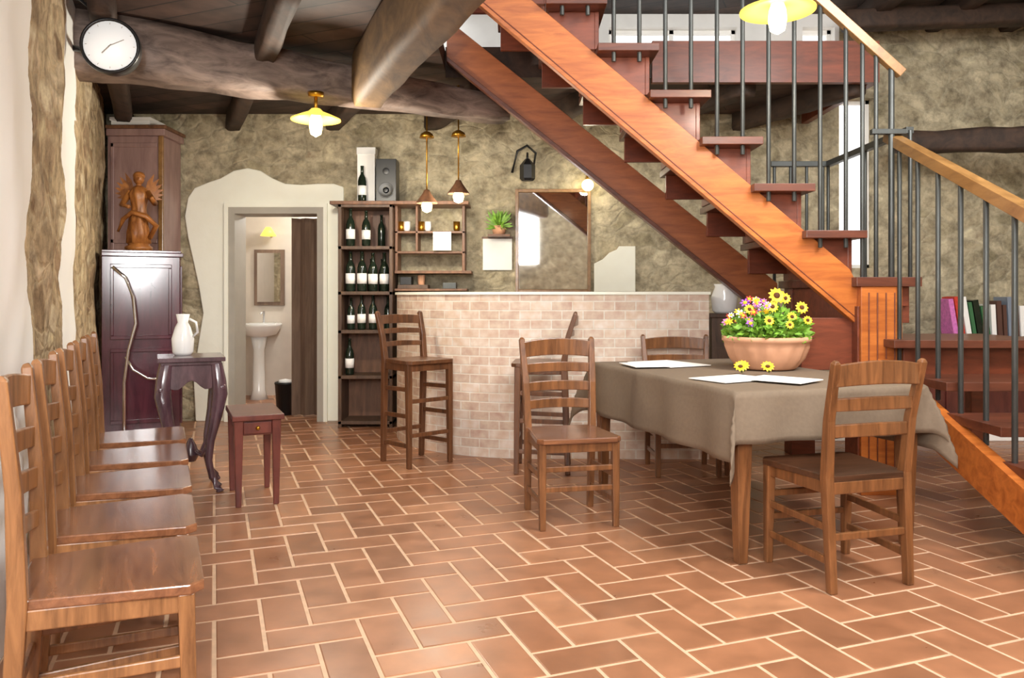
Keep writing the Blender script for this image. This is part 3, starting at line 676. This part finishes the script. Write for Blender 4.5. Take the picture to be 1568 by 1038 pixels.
# ---------------------------------------------------------------- bar shelving
def bottle(mb,x,y,z,s=1,m='glassdark',lab='paper'):
    mb.lathe([(.034*s,0),(.037*s,.01*s),(.037*s,.18*s),(.03*s,.21*s),(.014*s,.24*s),(.013*s,.3*s),(.015*s,.3*s),(.015*s,.31*s),(.001,.312*s)],(x,y,z),m,12)
    if lab: mb.lathe([(.0375*s,.06*s),(.0385*s,.06*s),(.0385*s,.14*s),(.0375*s,.14*s)],(x,y,z),lab,12)
def shelves():
    mb=MB(); x0,x1,y0,y1=-1.53,-1.05,7.0,7.34
    for a in (x0,x1-.03): mb.box(a,a+.03,y0,y1,0,1.99,'shelf')
    mb.box(x0,x1,y1-.015,y1,.05,1.99,'shelflight')
    zs=[.06,.46,.86,1.2,1.6,1.97]
    for z in zs: mb.box(x0,x1,y0,y1,z-.03,z,'shelf')
    mb.box(-1.6,-.38,6.98,7.34,1.965,1.995,'shelflight')
    mb.obj('wine_shelf',.003)
    mb=MB()
    for z,xs,sz in ((.46,(0,),1.0),(.86,(0,1.1,2.4),.95),(1.2,(0,1.25,2.4,3.5),1.12),(1.6,(0,1.7),1.05)):
        for i in xs:
            bottle(mb,x0+.09+i*.084+random.uniform(-.008,.008),y0+.09+random.uniform(-.03,.03),z+.001,sz+random.uniform(-.05,.05),'glassdark','paper')
    for z,i in ((.86,3.6),(1.2,1.8),(1.2,3.0),(1.6,2.9)): bottle(mb,x0+.1+i*.084,y0+.24,z+.001,.95,'glassdark',None)
    mb.obj('wine_bottles')
    mb=MB(); x0,x1,y0,y1=-1.045,-.42,7.1,7.34
    for a in (x0,x1-.025): mb.box(a,a+.025,y0,y1,1.36,1.965,'shelflight')
    for z in (1.38,1.56,1.74): mb.box(x0,x1,y0,y1,z-.02,z,'shelflight')
    mb.box(-.86,-.84,y0,y1,1.56,1.965,'shelflight')
    mb.box(-1.045,-.36,7.08,7.36,1.36,1.385,'shelflight')
    mb.obj('wall_rack',.003)
    mb=MB(); mb.box(-.7,-.54,7.06,7.078,1.565,1.73,'paper'); mb.obj('paper_note')
    mb=MB()
    for i,x in enumerate((-1.0,-.95,-.82,-.76,-.5)):
        mb.lathe([(.02,0),(.03,.02),(.032,.09),(.027,.09),(.02,.02)],(x,7.2,1.742),'ceramic' if i%2 else 'brass',12)
    mb.obj('cups')
    mb=MB(); bottle(mb,-1.34,7.12,1.997,1.05); mb.obj('magnum_bottle')
    mb=MB(); mb.box(-1.4,-1.24,7.2,7.33,1.997,2.5,'paper'); mb.box(-1.405,-1.235,7.195,7.335,2.44,2.505,'ceramic'); mb.obj('white_gift_box',.003)
    mb=MB(); mb.box(-1.21,-1.03,7.08,7.28,1.997,2.38,'black'); 
    T=Matrix.Translation((-1.12,7.08,2.1))@Matrix.Rotation(math.pi/2,4,'X')
    mb.lathe([(.07,0),(.07,.006),(.06,.004),(.02,-.001),(.001,.004)],(0,0,0),'black',24,T); mb.lathe([(.03,0),(.03,.006),(.001,.004)],(0,.17,0),'black',20,T)
    mb.obj('loudspeaker',.006)
    mb=MB()
    mb.box(-1.04,-.4,7.05,7.36,1.205,1.225,'shelflight')
    mb.box(-1.02,-.75,7.1,7.3,1.225,1.26,'shelf'); mb.box(-1.0,-.9,7.12,7.25,1.26,1.33,'black'); mb.lathe([(.03,0),(.035,.08),(.03,.09),(.001,.09)],(-.82,7.2,1.26),'terra',12)
    mb.box(-.62,-.5,7.12,7.25,1.225,1.28,'iron')
    mb.obj('back_bar_ledge',.003)
shelves()
mb=MB(); x0,x1,z0,z1=.06,.70,1.22,2.12
mb.box(x0,x1,7.375,7.39,z0,z1,'mirror')
for a,b,c,d in ((x0-.03,x0,z0-.03,z1+.03),(x1,x1+.03,z0-.03,z1+.03),(x0,x1,z0-.03,z0),(x0,x1,z1,z1+.03)): mb.box(a,b,7.36,7.4,c,d,'rail')
mb.obj('wall_mirror',.003)
mb=MB(); mb.prism([(.76,1.2),(1.14,1.2),(1.14,1.62),(.99,1.62),(.97,1.59),(.9,1.56),(.84,1.5),(.76,1.46)],7.36,7.39,'plaster','y'); mb.obj('cream_menu_board',.003)
mb=MB(); mb.box(-.27,.0,7.37,7.39,1.4,1.69,'paper'); mb.box(-.28,.01,7.385,7.395,1.69,1.71,'shelflight'); mb.obj('wall_calendar')
mb=MB()
mb.lathe([(.05,0),(.07,.08),(.06,.08),(.04,.01)],(-.12,7.28,1.72),'terra',14); mb.box(-.22,-.02,7.2,7.395,1.7,1.72,'shelflight')
for i in range(130):
    a=random.uniform(0,6.28); p=Vector((-.12,7.24,1.79)); q=p+Vector((math.cos(a)*.15*random.random(),math.sin(a)*.08*random.random(),random.uniform(-.03,.16))); d=Vector((random.uniform(-1,1),0,random.uniform(-1,1))).normalized()*.013; m_=p.lerp(q,.7)
    mb.add([p,m_-d,q,m_+d],[(0,1,2,3)],'green')
mb.obj('potted_plant')
mb=MB()
mb.tube([(.14,7.39,2.42),(.14,7.25,2.46),(.14,7.2,2.40)],.01,'black',8); mb.tube([(.0,7.37,2.3),(.05,7.36,2.5),(.14,7.36,2.55),(.22,7.36,2.48),(.2,7.36,2.36),(.12,7.36,2.34)],.012,'black',8)
mb.lathe([(.05,0),(.07,.02),(.07,.14),(.02,.2)],(.14,7.2,2.2),'black',6,smooth=False)
mb.obj('wrought_iron_lantern')
mb=MB(); mb.tube([(.69,7.4,2.24),(.69,7.3,2.27),(.69,7.26,2.22)],.01,'brass',8); mb.ball((.69,7.26,2.17),.055,'bulb',14); mb.obj('wall_lamp')
mb=MB(); mb.box(1.48,1.7,5.9,6.1,0,1.0,'shelf'); mb.box(1.46,1.72,5.88,6.12,1.0,1.03,'shelf'); mb.obj('side_cabinet',.004)
mb=MB(); mb.lathe([(.07,0),(.09,.02),(.1,.12),(.07,.2),(.08,.22),(.07,.22),(.06,.18),(.001,.17)],(1.6,6.0,1.03),'ceramic',18); mb.obj('white_vase')

def disk_lamp(name,x,y,ztop,z,r=.165):
    mb=MB(); mb.lathe([(.05,ztop-z-.03),(.055,ztop-z)],(x,y,z),'brass',16); mb.tube([(x,y,z+.03),(x,y,ztop)],.012,'brass',8)
    mb.lathe([(.03,.07),(.05,.05),(r*.6,.03),(r,.0),(r,-.008),(r*.6,.012),(.03,.03)],(x,y,z),'shade',30)
    mb.lathe([(.03,.03),(.04,0),(.045,-.05),(.035,-.1),(.001,-.12)],(x,y,z),'bulb',16)
    mb.obj(name)
disk_lamp('ceiling_lamp',-1.32,5.36,2.53,2.35)
disk_lamp('ceiling_lamp',1.3,3.9,3.78,2.56,.18)
def pend(x,y,z):
    mb=MB(); mb.tube([(x,y,z+.12),(x,y,2.7)],.006,'brass',6); mb.lathe([(.06,0),(.05,.03),(.02,.05)],(x,y,2.44),'brass',16)
    mb.lathe([(.02,.13),(.035,.1),(.085,.03),(.09,.02),(.08,.02),(.03,.09)],(x,y,z),'shelflight',22)
    mb.lathe([(.02,.07),(.035,.03),(.045,0),(.035,-.04),(.001,-.055)],(x,y,z),'bulb',14)
    mb.tube([(x,y,2.69),(x,y,2.85)],.012,'brass',12)
    mb.obj('pendant_lamp')
pend(-.69,6.45,1.89); pend(-.43,6.4,1.96)

# ---------------------------------------------------------------- right back furniture
mb=MB(); mb.box(3.0,4.9,6.75,7.35,.74,.8,'redbench'); mb.box(3.05,4.88,6.8,7.32,.08,.74,'redbench')
for x in (3.1,3.7,4.3): mb.box(x,x+.52,6.782,6.8,.14,.7,'redbench'); mb.ball((x+.46,6.775,.45),.014,'brass')
mb.box(3.05,4.88,6.83,7.32,0,.08,'shelf'); mb.obj('sideboard',.006)
mb=MB(); x=3.86; random.seed(5)
cols=['pink','redpet','paper','darkgreen','glassdark','darkgreen','paper','darkbook','darkbook','glass','darkbook','paper']
for i,c in enumerate(cols):
    w=random.uniform(.03,.05); h=random.uniform(.26,.36); T=Matrix.Translation((x,6.95,.8))@Matrix.Rotation(-.16 if i<6 else -.05,4,'Y')
    mb.box(0,w,0,.2,0.008,h,c,T); x+=w+.012
mb.obj('row_of_books')
mb=MB(); mb.box(2.3,4.9,6.35,6.6,0,.1,'white'); mb.obj('plaster_step',.01)

# ---------------------------------------------------------------- lights / world / camera
w=bpy.data.worlds.new('World'); sc.world=w; w.use_nodes=True
bg=w.node_tree.nodes['Background']; bg.inputs[0].default_value=(1,1,1,1); bg.inputs[1].default_value=2.0
def area(name,loc,tgt,size,e,col=(1,.98,.95)):
    l=bpy.data.lights.new(name,'AREA'); l.size=size; l.energy=e; l.color=col
    o=bpy.data.objects.new(name,l); sc.collection.objects.link(o); o.location=loc
    o.rotation_euler=(Vector(tgt)-Vector(loc)).to_track_quat('-Z','Y').to_euler()
def point(name,loc,e,r=.06,col=(1,.92,.78)):
    l=bpy.data.lights.new(name,'POINT'); l.energy=e; l.shadow_soft_size=r; l.color=col
    o=bpy.data.objects.new(name,l); sc.collection.objects.link(o); o.location=loc
area('room_fill',(-.3,-.9,2.6),(-1.0,7,1.6),1.6,230)  # unseen area fill added behind the camera to brighten the room
area('flash_light',(-.5,-.3,1.75),(-1.6,6.5,1.7),.7,210,(1,1,1))
area('stairwell_fill',(2.4,2.4,3.6),(2.4,6.2,1.2),1.5,150)  # added out-of-frame fill, brightens the stairs; no fixture modelled
point('ceiling_lamp_light',(-1.32,5.36,2.15),60)
point('bar_lamp_light',(-.69,6.45,1.80),14); point('bar_lamp_light_b',(-.43,6.4,1.87),14)
point('stair_lamp_light',(1.3,3.9,2.38),18)
point('wall_lamp_light',(.69,7.2,2.17),5)
point('washroom_light',(-2.1,8.6,2.2),30,.1,(1,.97,.92))
cam=bpy.data.cameras.new('camera'); co=bpy.data.objects.new('camera',cam); sc.collection.objects.link(co)
co.location=(0,0,1.16); co.rotation_euler=(math.pi/2,0,0); cam.sensor_width=36; cam.lens=28.0; cam.shift_y=-.042; cam.clip_start=.05
sc.camera=co
